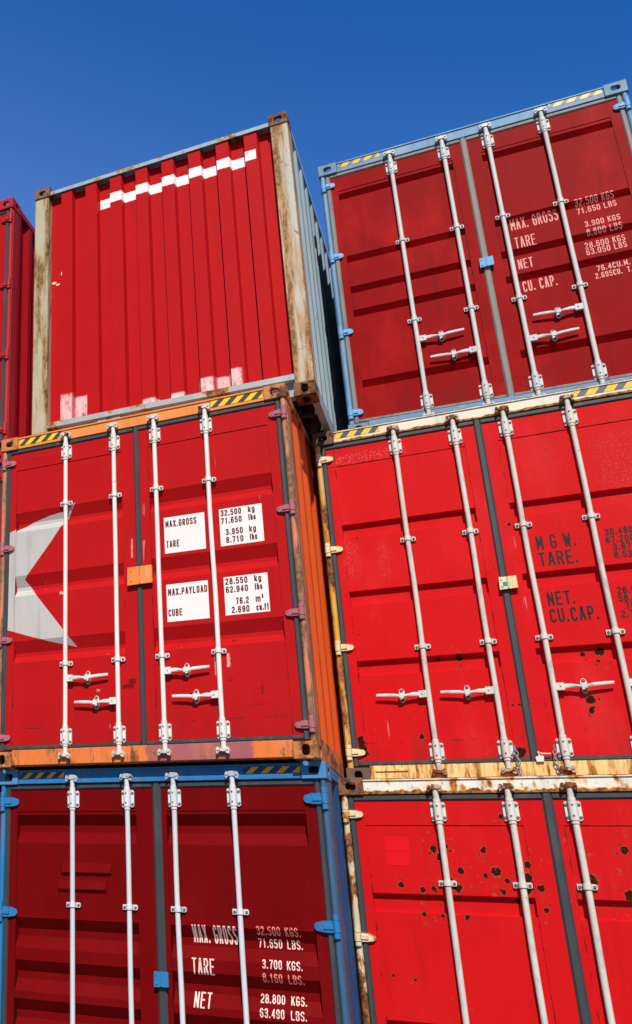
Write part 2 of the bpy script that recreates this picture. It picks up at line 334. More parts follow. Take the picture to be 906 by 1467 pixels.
def ribbon(pts, closed, hw):
    P = [Vector(p) for p in pts]; n = len(P); Ls = []; Rs = []
    for i in range(n):
        a = P[i-1] if (i or closed) else None
        b = P[(i+1) % n] if (i < n-1 or closed) else None
        d0 = (P[i]-a).normalized() if a is not None else None
        d1 = (b-P[i]).normalized() if b is not None else None
        e = Vector((0, 0))
        if d0 is None: d0 = d1; e = -d1*hw*.9
        elif d1 is None: d1 = d0; e = d0*hw*.9
        n0 = Vector((-d0.y, d0.x)); n1 = Vector((-d1.y, d1.x)); m = n0+n1
        if m.length < .2: m = n0
        m.normalize(); k = hw/max(.45, m.dot(n0))
        Ls.append(P[i]+e+m*k); Rs.append(P[i]+e-m*k)
    return Ls, Rs

def text_polys(txt, u, w, h, width, stroke, align='L'):
    """Flat polygons (lists of (u,w)) of a text line; polygons of one stroke share no area, strokes are layered."""
    adv = [ADV.get(c, 1.0) for c in txt]; gap = .30
    tot = sum(adv) + gap*(len(txt)-1)
    k = width/tot; out = []; x = u
    for c, a in zip(txt, adv):
        for li, pl in enumerate(GL.get(c, [])):
            closed = pl[-1] is None; pts = [p for p in pl if p]
            sx = a*k - stroke; sz = h - stroke
            if c in '.': sx = 0
            pp = [(x + stroke/2 + (p[0] if c not in '.' else 0)*sx, w + stroke/2 + p[1]*sz) for p in pts]
            runs = [pp]
            if not closed:
                runs = [[pp[0]]]
                for i in range(1, len(pp)):
                    runs[-1].append(pp[i])
                    if i < len(pp)-1:
                        d0 = (Vector(pp[i])-Vector(pp[i-1])).normalized(); d1 = (Vector(pp[i+1])-Vector(pp[i])).normalized()
                        if d0.dot(d1) < -.15: runs.append([pp[i]])
            for ri, rr in enumerate(runs):
                Ls, Rs = ribbon(rr, closed, stroke/2)
                m = len(rr)
                for i in range(m if closed else m-1):
                    j = (i+1) % m
                    out.append(([Ls[i], Rs[i], Rs[j], Ls[j]], li*3+ri))
        x += (a+gap)*k
    return out

def words(txt, u, w, h, width, stroke):
    """One list of polygons per word of the line."""
    adv = [ADV.get(c, 1.0) for c in txt]; k = width/(sum(adv)+.30*(len(txt)-1)); x = u; cur = ''; x0 = u
    for c, a in zip(txt + ' ', adv + [0]):
        if c == ' ':
            if cur:
                ww = sum(ADV.get(q, 1.0) for q in cur)+.30*(len(cur)-1)
                yield text_polys(cur, x0, w, h, ww*k, stroke)
            cur = ''
        else:
            if not cur: x0 = x
            cur += c
        x += (a+.30)*k

def clip(poly, z, keep_above):
    res = []
    for i in range(len(poly)):
        a, b = poly[i], poly[(i+1) % len(poly)]
        ia = (a[1] >= z) == keep_above; ib = (b[1] >= z) == keep_above
        if ia: res.append(a)
        if ia != ib and abs(b[1]-a[1]) > 1e-9:
            t = (z-a[1])/(b[1]-a[1]); res.append((a[0]+(b[0]-a[0])*t, z))
    return res

def decal(name, polys, prof, off, mat, parent):
    """Polygons laid on a door whose depth is the profile prof(z); cut where the profile bends."""
    mb = MB(); zs = sorted(z for z, _ in prof)
    def dep(z):
        if z <= zs[0] or z >= zs[-1]: return prof_d(prof, z)
        return prof_d(prof, z)
    for poly, li in polys:
        poly = [(p[0], p[1]) for p in poly]
        z0 = min(p[1] for p in poly); z1 = max(p[1] for p in poly)
        cuts = [z for z in zs if z0 + 1e-6 < z < z1 - 1e-6]
        bounds = [-9] + cuts + [9]
        for a, b in zip(bounds, bounds[1:]):
            q = clip(clip(poly, a, True), b, False) if cuts else poly
            if len(q) < 3: continue
            zm = sum(p[1] for p in q)/len(q)
            mb.add([(p[0], prof_d(prof, p[1], zm) - off - li*.00015, p[1]) for p in q], [tuple(range(len(q)))])
    return mb.build(name, mat, parent)

def prof_d(prof, z, zm=None):
    """prof: list of (z, y) from top to bottom."""
    if z >= prof[0][0]: return prof[0][1]
    if z <= prof[-1][0]: return prof[-1][1]
    cand = []
    for (za, ya), (zb, yb) in zip(prof, prof[1:]):
        if zb - 1e-7 <= z <= za + 1e-7:
            if zm is not None and not (zb - 1e-7 <= zm <= za + 1e-7): continue
            t = 0 if abs(za-zb) < 1e-9 else (za-z)/(za-zb)
            cand.append(ya+(yb-ya)*t)
    return cand[0] if cand else prof_d(prof, z)

# ------------------------------------------------------------------ container pieces
YF = .030                                # plane of the door frames behind the fitting face
def castings(root, mat, rear=True, front_y=0.0):
    for top in (0, 1):
        for rt in (0, 1):
            for back in ((0, 1) if rear else (0,)):
                mb = MB(); t = .028
                sx = (lambda a: a) if not rt else (lambda a: CW - a)
                sy = (lambda b: b) if not back else (lambda b: CL - b)
                zz = (lambda c: c) if not top else (lambda c: CH - FH + c)
                hw, hh = (.034, .026) if top else (.027, .038)
                mb.holed(FW, FH, oval(FW/2, FH/2, hw, hh), t, lambda a, b, c: (sx(a), sy(c), zz(b)))
                mb.holed(FD - t, FH, oval((FD-t)/2-.006, FH/2, .034 if top else .027, hh), t, lambda a, b, c: (sx(c), sy(t + a), zz(b)))
                ztop = (lambda c: CH - c) if top else (lambda c: c)
                mb.holed(FW - t, FD - t, oval((FW-t)/2-.008, (FD-t)/2-.006, .031, .058, p=2.4), .022, lambda a, b, c: (sx(t + a), sy(t + b), ztop(c)))
                # closed inner faces
                z0, z1 = (CH-FH, CH-.022) if top else (.022, FH)
                zc0, zc1 = (z0, z0+.012) if top else (z1-.012, z1)
                X = sorted((sx(t), sx(FW))); Y = sorted((sy(t), sy(FD)))
                mb.box(X[0], X[1], Y[0], Y[1], zc0, zc1)
                X2 = sorted((sx(FW-.012), sx(FW))); zi = (z0+.012, z1) if top else (z0, z1-.012)
                mb.box(X2[0], X2[1], Y[0], Y[1], zi[0], zi[1])
                X3 = sorted((sx(t), sx(FW-.012))); Y3 = sorted((sy(FD-.012), sy(FD)))
                mb.box(X3[0], X3[1], Y3[0], Y3[1], zi[0], zi[1])
                mb.build('corner_casting', mat, root)

def corrugated_side(root, mat, rt, y0=.175, y1=CL-.175):
    mb = MB(); z0, z1 = .155, CH-.075
    xo, xi = (CW-.010, CW-.046) if rt else (.010, .046)
    pts = [(xo, y0)]; y = y0 + .05
    while y < y1 - .30:
        pts += [(xo, y), (xi, y+.068), (xi, y+.138), (xo, y+.206)]; y += .278
    pts += [(xo, y1)]
    n = len(pts)
    mb.add([(x, yy, z0) for x, yy in pts] + [(x, yy, z1) for x, yy in pts], [(i, i+1, n+i+1, n+i) for i in range(n-1)])
    mb.build('side_panel', mat, root)

def shell(root, S):
    """Posts, rails, roof, sides, floor and far end."""
    castings(root, S['cast'])
    for rt in (0, 1):
        m = lambda a: CW - a if rt else a
        for back in (0, 1):
            q = lambda b: CL - b if back else b
            mb = MB()
            if back or S.get('flat_end'):
                pw = .150
                xs = sorted((m(.004), m(pw))); ys = sorted((q(.010), q(.165)))
                mb.box(xs[0], xs[1], ys[0], ys[1], FH, CH-FH)
            else:
                xs = sorted((m(.005), m(.052))); mb.box(xs[0], xs[1], .034, .168, FH, CH-FH)
                mb.tube([(m(.030), .030, FH), (m(.030), .030, CH-FH)], .021, 14, False)
            key = 'post' + ('_r' if rt else '_l')
            mb.build('corner_post', S.get(key, S['post']) if not back else S['post'], root)
        corrugated_side(root, S['side'], rt)
        xs = sorted((m(.006), m(.066)))
        mb = MB(); mb.box(xs[0], xs[1], FD, CL-FD, CH-.080, CH-.012); mb.build('top_side_rail', S['rail'], root)
        mb = MB(); xs = sorted((m(.006), m(.012))); mb.box(xs[0], xs[1], FD, CL-FD, .020, .165)
        xs = sorted((m(.012), m(.060))); mb.box(xs[0], xs[1], FD, CL-FD, .020, .028); mb.build('bottom_side_rail', S['rail'], root)
    mb = MB(); mb.box(.066, CW-.066, .10, CL-.06, CH-.030, CH-.020); mb.build('roof_panel', S['side'], root)
    mb = MB(); mb.box(.060, CW-.060, .14, CL-.06, .150, .178)
    y = .42
    while y < CL-.3:
        mb.box(.060, CW-.060, y, y+.045, .030, .150); y += .305
    mb.build('floor_frame', UNDER, root)
    mb = MB(); mb.box(.150, CW-.150, CL-.06, CL-.03, .165, CH-.10); mb.box(FW, CW-FW, CL-.10, CL-.012, .02, .165); mb.box(FW, CW-FW, CL-.10, CL-.012, CH-.10, CH-.01)
    mb.build('end_wall', S['side'], root)

def groove_profile(gr, z0, z1, y):
    """gr: (z_top, slope_h, flat_h, low_h, depth) from top to bottom."""
    p = [(z1, y)]
    for zt, a, b, c, dp in gr:
        p += [(zt, y), (zt-a, y+dp), (zt-a-b, y+dp), (zt-a-b-c, y)]
    p.append((z0, y))
    return p

def door_leaf(root, mat, u0, u1, ua, ub, gr, z0=.166, z1=2.735, zi0=.30, zi1=2.575, ins=.0050):
    mb = MB(); y = YF; yb = YF + .045
    prof = [(z1, y), (zi1, y)] + [(zi1, y+ins)] + groove_profile(gr, zi0, zi1, y+ins)[1:-1] + [(zi0, y+ins), (zi0, y)] + [(z0, y)]
    inner = [p for p in prof if zi0-1e-6 <= p[0] <= zi1+1e-6]
    # frame strips
    def quad(a, b, c, d): mb.add([a, b, c, d], [(0, 1, 2, 3)])
    quad((u0, y, z0), (ua, y, z0), (ua, y, z1), (u0, y, z1)); quad((ub, y, z0), (u1, y, z0), (u1, y, z1), (ub, y, z1))
    quad((ua, y, z0), (ub, y, z0), (ub, y, zi0), (ua, y, zi0)); quad((ua, y, zi1), (ub, y, zi1), (ub, y, z1), (ua, y, z1))
    for (za, ya), (zb, yb2) in zip(inner, inner[1:]):
        quad((ua, yb2, zb), (ub, yb2, zb), (ub, ya, za), (ua, ya, za))
        if min(ya, yb2) >= y + ins - 1e-7 and abs(za-zb) > 1e-6:       # end caps of the pressed panel
            for u in (ua, ub): quad((u, y, za), (u, ya, za), (u, yb2, zb), (u, y, zb))
    quad((u0, yb, z0), (u0, y, z0), (u0, y, z1), (u0, yb, z1)); quad((u1, y, z0), (u1, yb, z0), (u1, yb, z1), (u1, y, z1))
    quad((u0, y, z1), (u1, y, z1), (u1, yb, z1), (u0, yb, z1)); quad((u0, yb, z0), (u1, yb, z0), (u1, y, z0), (u0, y, z0))
    o = mb.build('door', mat, root)
    return o, prof

def strip_v(mb, u, hw, z0, z1, bulge):
    pr = [(-hw, YF+.030), (-hw, YF-.002), (-hw*.55, YF-bulge), (hw*.55, YF-bulge), (hw, YF-.002), (hw, YF+.030)]
    mb.loft([[(u+a, b, z0) for a, b in pr], [(u+a, b, z1) for a, b in pr]], False)
def strip_h(mb, z, hw, u0, u1, bulge):
    pr = [(-hw, YF+.030), (-hw, YF-.002), (-hw*.55, YF-bulge), (hw*.55, YF-bulge), (hw, YF-.002), (hw, YF+.030)]
    mb.loft([[(u0, b, z+a) for a, b in pr], [(u1, b, z+a) for a, b in pr]], False)

def hinge(par, mat, z, right, ln=.105, hh=.030):
    m = (lambda a: CW - a) if right else (lambda a: a)
    mb = MB()
    o = [(.030, -hh), (.030, hh), (.030+ln*.62, hh*.92), (.030+ln*.93, hh*.55), (.030+ln, hh*.20), (.030+ln, -hh*.30), (.030+ln*.90, -hh*.72), (.030+ln*.55, -hh*.95)]
    fr = [.004, .004, .006, .012, .016, .016, .012, .006]
    n = len(o); k = -1 if right else 1
    vs = [(m(u), f, z+w) for (u, w), f in zip(o, fr)] + [(m(u), YF-.001, z+w) for u, w in o]
    mb.add(vs, [tuple(range(n)), tuple(range(n, 2*n))[::-1]] + [(i, n+i, n+(i+1) % n, (i+1) % n) for i in range(n)])
    mb.box(min(m(.045), m(.045+ln*.45)), max(m(.045), m(.045+ln*.45)), -.001, .006, z-hh*.45, z+hh*.25)
    mb.tube([(m(.030), .012, z-hh*1.9), (m(.030), .012, z-hh*.98)], .020, 12); mb.tube([(m(.030), .012, z-hh*.93), (m(.030), .012, z+hh*.93)], .0225, 12)
    mb.tube([(m(.030), .012, z+hh*.98), (m(.030), .012, z+hh*1.9)], .020, 12)
    mb.build('hinge', mat, par)

RY = .003                               # lock rod axis
def lock_rod(root, u, S, mids, handles, seed):
    rnd = random.Random(seed)
    mb = MB(); bw = rnd.uniform(-.004, .004); mb.tube([(u + bw*math.sin(PI*k/12)*math.cos(k*.9+seed), RY, .075 + 2.74*k/12) for k in range(13)], S['rr'], 16)
    rod = mb.build('lock_rod', S['rod'], root)
    for z in (2.662, .222):              # bearing plates with bolts and a sleeve
        mb = MB(); hw, hh = .046, .062
        for s in (-1, 1):
            xa, xb = sorted((u + s*.023, u + s*hw))
            c = .010
            ol = [(xa, z-hh+c), (xa+c*.5, z-hh), (xb-c, z-hh), (xb, z-hh+c), (xb, z+hh-c), (xb-c, z+hh), (xa+c*.5, z+hh), (xa, z+hh-c)]
            mb.prism(ol, YF-.012, YF)
            for q in (-1, 1):
                mb.cur = 1; mb.tube([(u+s*.036, YF-.012, z+q*.040), (u+s*.036, YF-.019, z+q*.040)], [.0095, .008], 8); mb.cur = 0
        rr = S['rr'] + .007
        ring = [(u + rr*math.cos(a), RY - rr*math.sin(a)) for a in [PI*k/10 for k in range(11)]]
        ring = [(u + rr, YF-.001)] + ring + [(u - rr, YF-.001)]
        mb.loft([[(a, b, z-hh) for a, b in ring], [(a, b, z+hh) for a, b in ring]], True)
        for q in (-1, 1): mb.tube([(u, RY, z+q*(hh+.001)), (u, RY, z+q*(hh+.020))], S['rr']+.004, 14)
        mb.cur = 1
        for q in (-1, 1): mb.tube([(u-.002, RY-rr+.003, z+q*.034), (u-.002, RY-rr-.002, z+q*.034)], .006, 8)
        mb.cur = 0
        mb.build('bearing_plate', [S['plate'], BOLT], rod)
    for z in mids:                       # narrow guides
        mb = MB(); hh = .018
        for s in (-1, 1):
            xa, xb = sorted((u + s*.020, u + s*.054))
            mb.prism([(xa, z-hh), (xb-.008, z-hh), (xb, z-hh+.008), (xb, z+hh-.008), (xb-.008, z+hh), (xa, z+hh)], YF-.010, YF)
            mb.cur = 1; mb.tube([(u+s*.040, YF-.010, z), (u+s*.040, YF-.018, z)], [.0095, .008], 8); mb.cur = 0
        rr = S['rr'] + .006
        ring = [(u + rr, YF-.001)] + [(u + rr*math.cos(a), RY - rr*math.sin(a)) for a in [PI*k/10 for k in range(11)]] + [(u - rr, YF-.001)]
        mb.loft([[(a, b, z-hh) for a, b in ring], [(a, b, z+hh) for a, b in ring]], True)
        mb.build('rod_guide', [S['plate'], BOLT], rod)
    for z, s in ((2.815, 1), (.075, -1)):  # cams gripping the keepers
        mb = MB(); a = rnd.uniform(-.004, .004)
        mb.tube([(u, RY, z - s*.010), (u, RY, z + s*.012)], S['rr']+.005, 12)
        mb.box(u-.020, u+.020, RY-.022, .012, z-.010, z+.024 if s > 0 else z+.012)
        for q in (-1, 1):
            cx = u + q*.033 + a
            mb.prism([(cx-.012, z-.022), (cx+.010*q, z-.030), (cx+.014, z-.006), (cx+.009, z+.016), (cx-.006, z+.022), (cx-.015, z+.006)], -.022, .014)
            mb.tube([(cx, -.022, z+.002), (cx, -.029, z+.002)], .008, 8)
        mb.build('cam', S['cam'], rod)
    for dr, z in handles:
        mb = MB()
        ax = u + dr*.020
        xa, xb = sorted((u + dr*.012, u + dr*.066)); mb.box(xa, xb, RY-.013, RY+.013, z-.026, z+.026)
        mb.tube([(u+dr*.044, RY-.013, z+.004), (u+dr*.044, RY-.019, z+.004)], .006, 8)
        st = [(.060, .017, .006, .000), (.105, .015, .006, .002), (.135, .012, .010, -.003), (.165, .010, .013, -.008), (.205, .012, .008, -.005), (.230, .013, .006, .001), (.300, .0125, .0055, .006), (.352, .010, .004, .008)]
        rings = []
        for d, hz, hy, dz in st:
            x = u + dr*d; yc = RY - .004 - .006*math.sin(d*8)
            rings.append([(x, yc + hy*math.cos(t), z + dz + hz*math.sin(t)) for t in [2*PI*(k+.5)/8 for k in range(8)]][::dr])
        mb.loft(rings, False)
        mb.build('handle', S['handle'], rod)
        hb = MB(); hx = u + dr*.180
        hb.prism([(hx + .021*math.cos(t), z + .002 + (.052 if math.sin(t) > 0 else .055)*math.copysign(abs(math.sin(t))**.7, math.sin(t))) for t in [2*PI*(k+.5)/16 for k in range(16)]], YF-.008, YF)
        hb.cur = 1
        for q in (-1, 1): hb.tube([(hx, YF-.008, z+.002+q*.036), (hx, YF-.017, z+.002+q*.036)], [.012, .010], 10)
        hb.cur = 0
        hb.box(hx-.017, hx+.017, RY-.022, RY-.014, z-.022, z+.014); hb.box(hx-.019, hx-.013, RY-.014, YF-.008, z-.022, z+.012); hb.box(hx+.013, hx+.019, RY-.014, YF-.008, z-.022, z+.012)
        hb.build('handle_catch', [S['plate'], BOLT], rod)
    return rod

def lbl(o, label, cat, group='stacked shipping containers'):
    o['label'] = label; o['category'] = cat
    if group: o['group'] = group

def root_at(loc, rz, label):
    o = bpy.data.objects.new('shipping_container', None); COL.objects.link(o)
    o.location = loc; o.rotation_euler = (0, 0, rz); o.empty_display_size = .3
    lbl(o, label, 'container')
    return o

RODS = (.615, 1.043, 1.390, 1.810)
def door_container(loc, rz, label, S):
    root = root_at(loc, rz, label)
    shell(root, S)
    g = S['gask_w']/2; cu = S.get('center', 1.220)
    # header and sill
    mb = MB(); mb.box(FW+.001, CW-FW-.001, .012, .10, 2.782, 2.884); mb.box(FW+.001, CW-FW-.001, .004, .012, 2.872, 2.886)
    if S.get('gutter'): mb.prism([(FW+.010, 2.782), (CW-FW-.010, 2.782), (CW-FW-.010, 2.812), (FW+.010, 2.812)], .004, .012)
    mb.box(.060, CW-.060, .040, .10, 2.700, 2.782)
    hd = mb.build('header', S['header'], root)
    for u0, u1, mt in S.get('haz', ()):
        mb = MB(); zb, zt = S.get('haz_z', (2.806, 2.868)); mb.add([(u0, .0098, zb), (u1, .0098, zb), (u1, .0098, zt), (u0, .0098, zt)], [(0, 1, 2, 3)])
        mb.build('hazard_stripe', mt, hd)
    mb = MB(); mb.box(FW+.001, CW-FW-.001, .012, .10, .014, .132); mb.box(.060, CW-.060, .036, .14, .132, .166)
    for k in range(7):                   # drain nicks / gussets along the sill
        mb.box(.30+k*.29, .312+k*.29, .006, .012, .020, .126) if S.get('ribs') else None
    if S.get('slot'):
        mb.box(.200, .420, .004, .012, .088, .104); mb.box(.200, .420, .004, .012, .036, .048); mb.box(.414, .424, .004, .012, .048, .088)
    mb.build('sill', S['sill'], root)
    leaves = []
    for rt in (0, 1):
        u0, u1, ua, ub = (.092, cu-g, .150, 1.100) if not rt else (cu+g, CW-.092, 1.325, 2.278)
        d, prof = door_leaf(root, S['red'], u0, u1, ua, ub, S['grooves'])
        leaves.append((d, prof))
        mb = MB(); gm = .0225
        uo = .0715 if not rt else CW-.0715
        strip_v(mb, uo, .0195, .134, 2.780, .012)
        ui = (.092, cu-g) if not rt else (cu+g, CW-.092)
        strip_h(mb, 2.758, .0215, *ui, .012); strip_h(mb, .149, .0155, *ui, .012)
        if rt: strip_v(mb, cu, g-.001, .134, 2.780, .013)
        mb.build('door_gasket', S['gasket'], d)
        for z in (2.648, 1.845, 1.035, .232): hinge(d, S['hinge'], z, rt, *S.get('hinge_size', (.105, .030)))
        a = .05                           # spot-welded seam caps and fold at the panel foot
    for i, u in enumerate(RODS):
        lock_rod(root, u, S, S['mids'], [(dr, z) for k, dr, z in S['handles'] if k == i], i + S['seed']*10)
    lu, lz, lw, lh = S['lockplate']
    mb = MB(); lt = lambda q: q
    mb.prism([(lu-lw/2, lz-lh/2), (lu+lw/2, lz-lh/2+.004), (lu+lw/2, lz+lh/2), (lu-lw/2+.004, lz+lh/2)], -.006, .004)
    mb.box(lu-lw/2+.004, lu-lw/2+.010, .004, YF, lz-lh/2+.004, lz+lh/2-.004); mb.box(lu+lw/2-.012, lu+lw/2-.004, .004, YF, lz-lh/2+.006, lz+lh/2-.004)
    mb.box(lu-.004, lu+.003, -.010, -.006, lz-lh/2+.006, lz+lh/2-.004)
    for q in (-1, 1): mb.tube([(lu-lw*.33, -.006, lz+q*lh*.27), (lu-lw*.33, -.011, lz+q*lh*.27)], .006, 8)
    lk = mb.build('lock_plate', S['lockmat'], root)
    if S.get('sticker'):
        mb = MB(); mb.add([(lu-.035, -.0066, lz-.025), (lu+.006, -.0066, lz-.025), (lu+.006, -.0066, lz+.008), (lu-.035, -.0066, lz+.008)], [(0, 1, 2, 3)]); mb.build('sticker', STICK, lk)
    return root, leaves

# ------------------------------------------------------------------ shared materials
UNDER = paint('underframe_steel', (.045, .035, .03), .75, rust=.55, rscale=4, grime=0, seed=9)
GASK = paint('dark_rubber', (.038, .045, .054), .55, .18, grime=.2, seed=4, bump=.4, spec=.4, fade=(.11, .11, .105), fadeamt=.5, fst=(3, 3, .4), fscale=5)
GASK_L = paint('weathered_grey_rubber', (.24, .225, .21), .6, .2, grime=.25, seed=7, bump=.5, fade=(.09, .095, .11), fadeamt=.75, fst=(3, 3, .4), fscale=4)
STICK = paint('green_sticker', (.02, .32, .24), .5, .1, seed=3)
def rod_m(n, c, **k): return paint(n, c, **{**dict(rough=.45, var=.12, bev=.003, grime=.35, bump=.2), **k})
WHITE_HW = rod_m('white_painted_hardware', (.75, .735, .70), edge=.35, rust=.10, rscale=8, seed=1)
WHITE_ROD = rod_m('white_painted_rod', (.76, .745, .72), seed=2, grime=.25, rust=.06, rscale=9)
GALV_HW = rod_m('galvanised_hardware', (.60, .62, .63), rough=.45, seed=3, edge=.25, rust=.06, rscale=9, fade=(.42, .43, .45), fadeamt=.6, fscale=12)
GALV_ROD = rod_m('grey_white_rod', (.58, .585, .58), rough=.42, seed=4, fade=(.50, .52, .55), fadeamt=.6, fscale=8, grime=.3)
PALE_ROD = rod_m('pale_blue_white_rod', (.62, .655, .70), rough=.4, seed=5, grime=.2)
PALE_HW = rod_m('pale_hardware', (.68, .71, .75), rough=.45, seed=6, edge=.2, rust=.05, rscale=9)
CREAM_ROD = rod_m('cream_grey_rod', (.62, .59, .535), rough=.5, seed=7, grime=.5, rust=.10, rscale=9, fade=(.30, .30, .30), fadeamt=.6, fscale=9, fst=(2, 2, .8))
CREAM_HW = rod_m('cream_grey_hardware', (.66, .645, .61), rough=.5, seed=8, grime=.4, edge=.45, rust=.12, rscale=9)
RUSTY_CAM = rod_m('rusted_cam', (.50, .42, .34), seed=9, edge=.9, rust=.62, rscale=11)
CAM_W = rod_m('chipped_white_cam', (.70, .68, .64), seed=10, edge=.8, rust=.36, rscale=13)
CAM_B = rod_m('blue_grey_cam', (.42, .50, .60), seed=11, edge=.5, rust=.28, rscale=13, rusthi=(.35, .16, .02))

# ------------------------------------------------------------------ setting: concrete yard
gg = G('yard_concrete')
n1 = gg.noise(.25, 6, .6); n2 = gg.noise(6, 6, .65)
bc = gg.mix(gg.ss(n1, .35, .7), (.15, .145, .135), (.10, .098, .093)); bc = gg.mix(gg.m_('MULTIPLY', n2, .35), bc, (.12, .115, .11))
gg.lk(bc, gg.b.inputs['Base Color']); gg.b.inputs['Roughness'].default_value = .85
mb = MB(); R_ = 1500.0; mb.add([(-R_, -R_, -.042), (R_, -R_, -.042), (R_, R_, -.042), (-R_, R_, -.042)], [(0, 1, 2, 3)])
gr = mb.build('ground', gg.m); gr['kind'] = 'structure'

# ------------------------------------------------------------------ container 'T2': top right, blue frame
BLUE = paint('weathered_light_blue', (.13, .28, .48), .5, .14, rust=.10, rscale=6, edge=.35, bev=.006, seed=3, grime=.35, fade=(.30, .38, .47), fadeamt=.6, fscale=6, rusthi=(.20, .10, .06))
BLUE_C = paint('chipped_steel_blue', (.13, .25, .36), .55, .18, rust=.24, rscale=8, edge=.75, bev=.008, seed=5, grime=.4, fade=(.28, .36, .42), fadeamt=.6, fscale=9, rusthi=(.22, .10, .06))
BLUE_H = paint('light_blue_hinge', (.14, .36, .68), .45, .12, edge=.3, bev=.005, seed=6, rust=.08, rscale=9)
S_T2 = dict(cast=BLUE_C, post=BLUE, side=paint('dark_blue_side', (.06, .13, .25), .5, seed=2), rail=BLUE, header=BLUE, sill=BLUE, red=RED['T2'], gasket=GASK_L, hinge=BLUE_H, rod=GALV_ROD, plate=GALV_HW, handle=GALV_HW, cam=GALV_HW, rr=.0175,
    gask_w=.052, center=1.207, mids=(1.845, 1.014), handles=((0, 1, .81), (1, -1, .61), (3, -1, .81), (2, 1, .61)), lockplate=(1.211, 1.417, .105, .092), lockmat=BLUE_H, seed=1, hinge_size=(.100, .032),
    grooves=[(zt, .058, .004, .012, .043) for zt in (2.545, 1.838, 1.505, 1.255, .540)],
    haz=((.172, .535, hazard('yellow_grey_stripe', (.20, .20, .21), (.80, .52, .03), .098, -.7, .172, 2.80, wear=.10, on=.60)), (1.875, 2.262, hazard('pale_yellow_stripe', (.30, .27, .25), (.82, .66, .30), .098, -.7, 1.88, 2.80, wear=.05, on=.62))))
S_T2['haz_z'] = (2.826, 2.872)
ct2, lv_t2 = door_container((2.7367, 1.0673, 2*CH-.0395), .0216, 'dark red container with light blue posts, above the red one with black writing', S_T2)

# ------------------------------------------------------------------ 'T1': top left, corrugated end wall, tan rusty posts
def t1_extra(g, base, x, z):
    nz = g.noise(40, 4, .7); nzs = g.noise(6, 4, .7, st=(1.2, 1.2, 6))
    wob = g.m_('MULTIPLY', g.m_('SUBTRACT', nz, .5), .018)
    xx = g.m_('ADD', x, g.m_('MULTIPLY', wob, .4)); zz = g.m_('ADD', z, wob)
    st = g.rect(xx, zz, .657, 2.142, 2.492, 2.600, .003)
    chip = g.ss(g.noise(22, 6, .75), .61, .65)
    st = g.m_('MULTIPLY', st, g.m_('SUBTRACT', 1.0, chip))
    base = g.mix(st, base, (.86, .84, .84))
    for u0, u1, w0, w1, k in ((.255, .385, .20, .482, .8), (.395, .520, .20, .462, .85), (1.005, 1.17, .20, .265, 1.0), (1.272, 1.40, .20, .262, 1.0), (1.52, 1.645, .20, .352, .95), (1.662, 1.765, .2, .362, .8), (1.775, 1.88, .2, .385, .9)):
        rc = g.rect(xx, zz, u0, u1, w0, w1, .012)
        brush = g.ss(g.noise(16, 5, .7, st=(1, 1, .45), loc=(u0*7, 0, 0)), .30, .56)
        base = g.mix(g.m_('MULTIPLY', g.m_('MULTIPLY', rc, brush), k), base, (.86, .60, .60))
    for u0, u1, w0, w1 in ((.275, .282, 1.80, 1.84), (.20, .235, 1.745, 1.76), (.16, .20, 1.77, 1.79)):
        base = g.mix(g.rect(xx, zz, u0, u1, w0, w1, .004), base, (.85, .75, .60))
    return base
def cracks(g, base, x, z):
    n = g.noise(3.2, 3, .55, st=(1, 1, .9), loc=(3, 1, 2)); ln = g.m_('SUBTRACT', 1.0, g.ss(g.m_('ABSOLUTE', g.m_('SUBTRACT', n, .5)), .002, .009))
    k = g.m_('MULTIPLY', ln, g.ss(g.noise(2.0, 3, .6, loc=(7, 0, 0)), .42, .58))
    base = g.mix(g.m_('MULTIPLY', k, .9), base, (.20, .085, .035))
    st = g.ss(g.noise(20, 4, .6, st=(1.6, 1.6, .05), loc=(1, 4, 0)), .58, .68)
    return g.mix(g.m_('MULTIPLY', st, .7), base, (.42, .22, .085))
TAN = paint('rust_streaked_cream_post', (.54, .51, .43), .6, .16, soft=.09, rust=.56, rscale=5.0, rst=(2.2, 2.2, .20), edge=.6, bev=.012, seed=4, grime=.35, fade=(.42, .50, .48), fadeamt=.55, fscale=3, rustlo=(.20, .095, .045), rusthi=(.46, .26, .115), bump=.4, extra=cracks)
TAN_L = paint('ochre_cream_post', (.47, .42, .29), .6, .16, soft=.09, rust=.50, rscale=5.5, rst=(1.8, 1.8, .3), edge=.6, bev=.012, seed=8, grime=.3, fade=(.40, .46, .42), fadeamt=.6, fscale=3, rustlo=(.09, .040, .022), rusthi=(.33, .20, .075), bump=.4)
RUSTC = paint('brown_rusted_casting', (.20, .115, .075), .8, .3, rust=.6, rscale=9, edge=.5, bev=.008, seed=5, grime=.2, rustlo=(.050, .022, .014), rusthi=(.26, .115, .05), bump=.6)
GREYBLUE = paint('grey_blue_paint', (.34, .46, .52), .5, .14, rust=.16, rscale=5, rst=(1, 1, .5), seed=6, grime=.3, fade=(.50, .56, .57), fadeamt=.5, fscale=2, rusthi=(.30, .16, .07))
T1RAIL = paint('pale_rusted_rail', (.36, .43, .45), .55, .14, rust=.42, rscale=3.5, edge=.75, bev=.006, seed=7, grime=.25, fade=(.80, .80, .78), fadeamt=.75, fscale=2.2, rustlo=(.10, .045, .02), rusthi=(.40, .19, .06))
T1TOP = paint('pale_blue_top_rail', (.30, .42, .50), .5, .14, rust=.42, rscale=3.5, edge=.6, bev=.006, seed=3, grime=.25, rustlo=(.10, .045, .02), rusthi=(.44, .24, .05))
T1RED = paint('red_end_wall_paint', (.455, .0085, .0105), rough=.42, spec=.06, rustlo=(.05,.006,.008), rusthi=(.12,.012,.012), dents=.5, seed=11, speck=.30, extra=t1_extra)
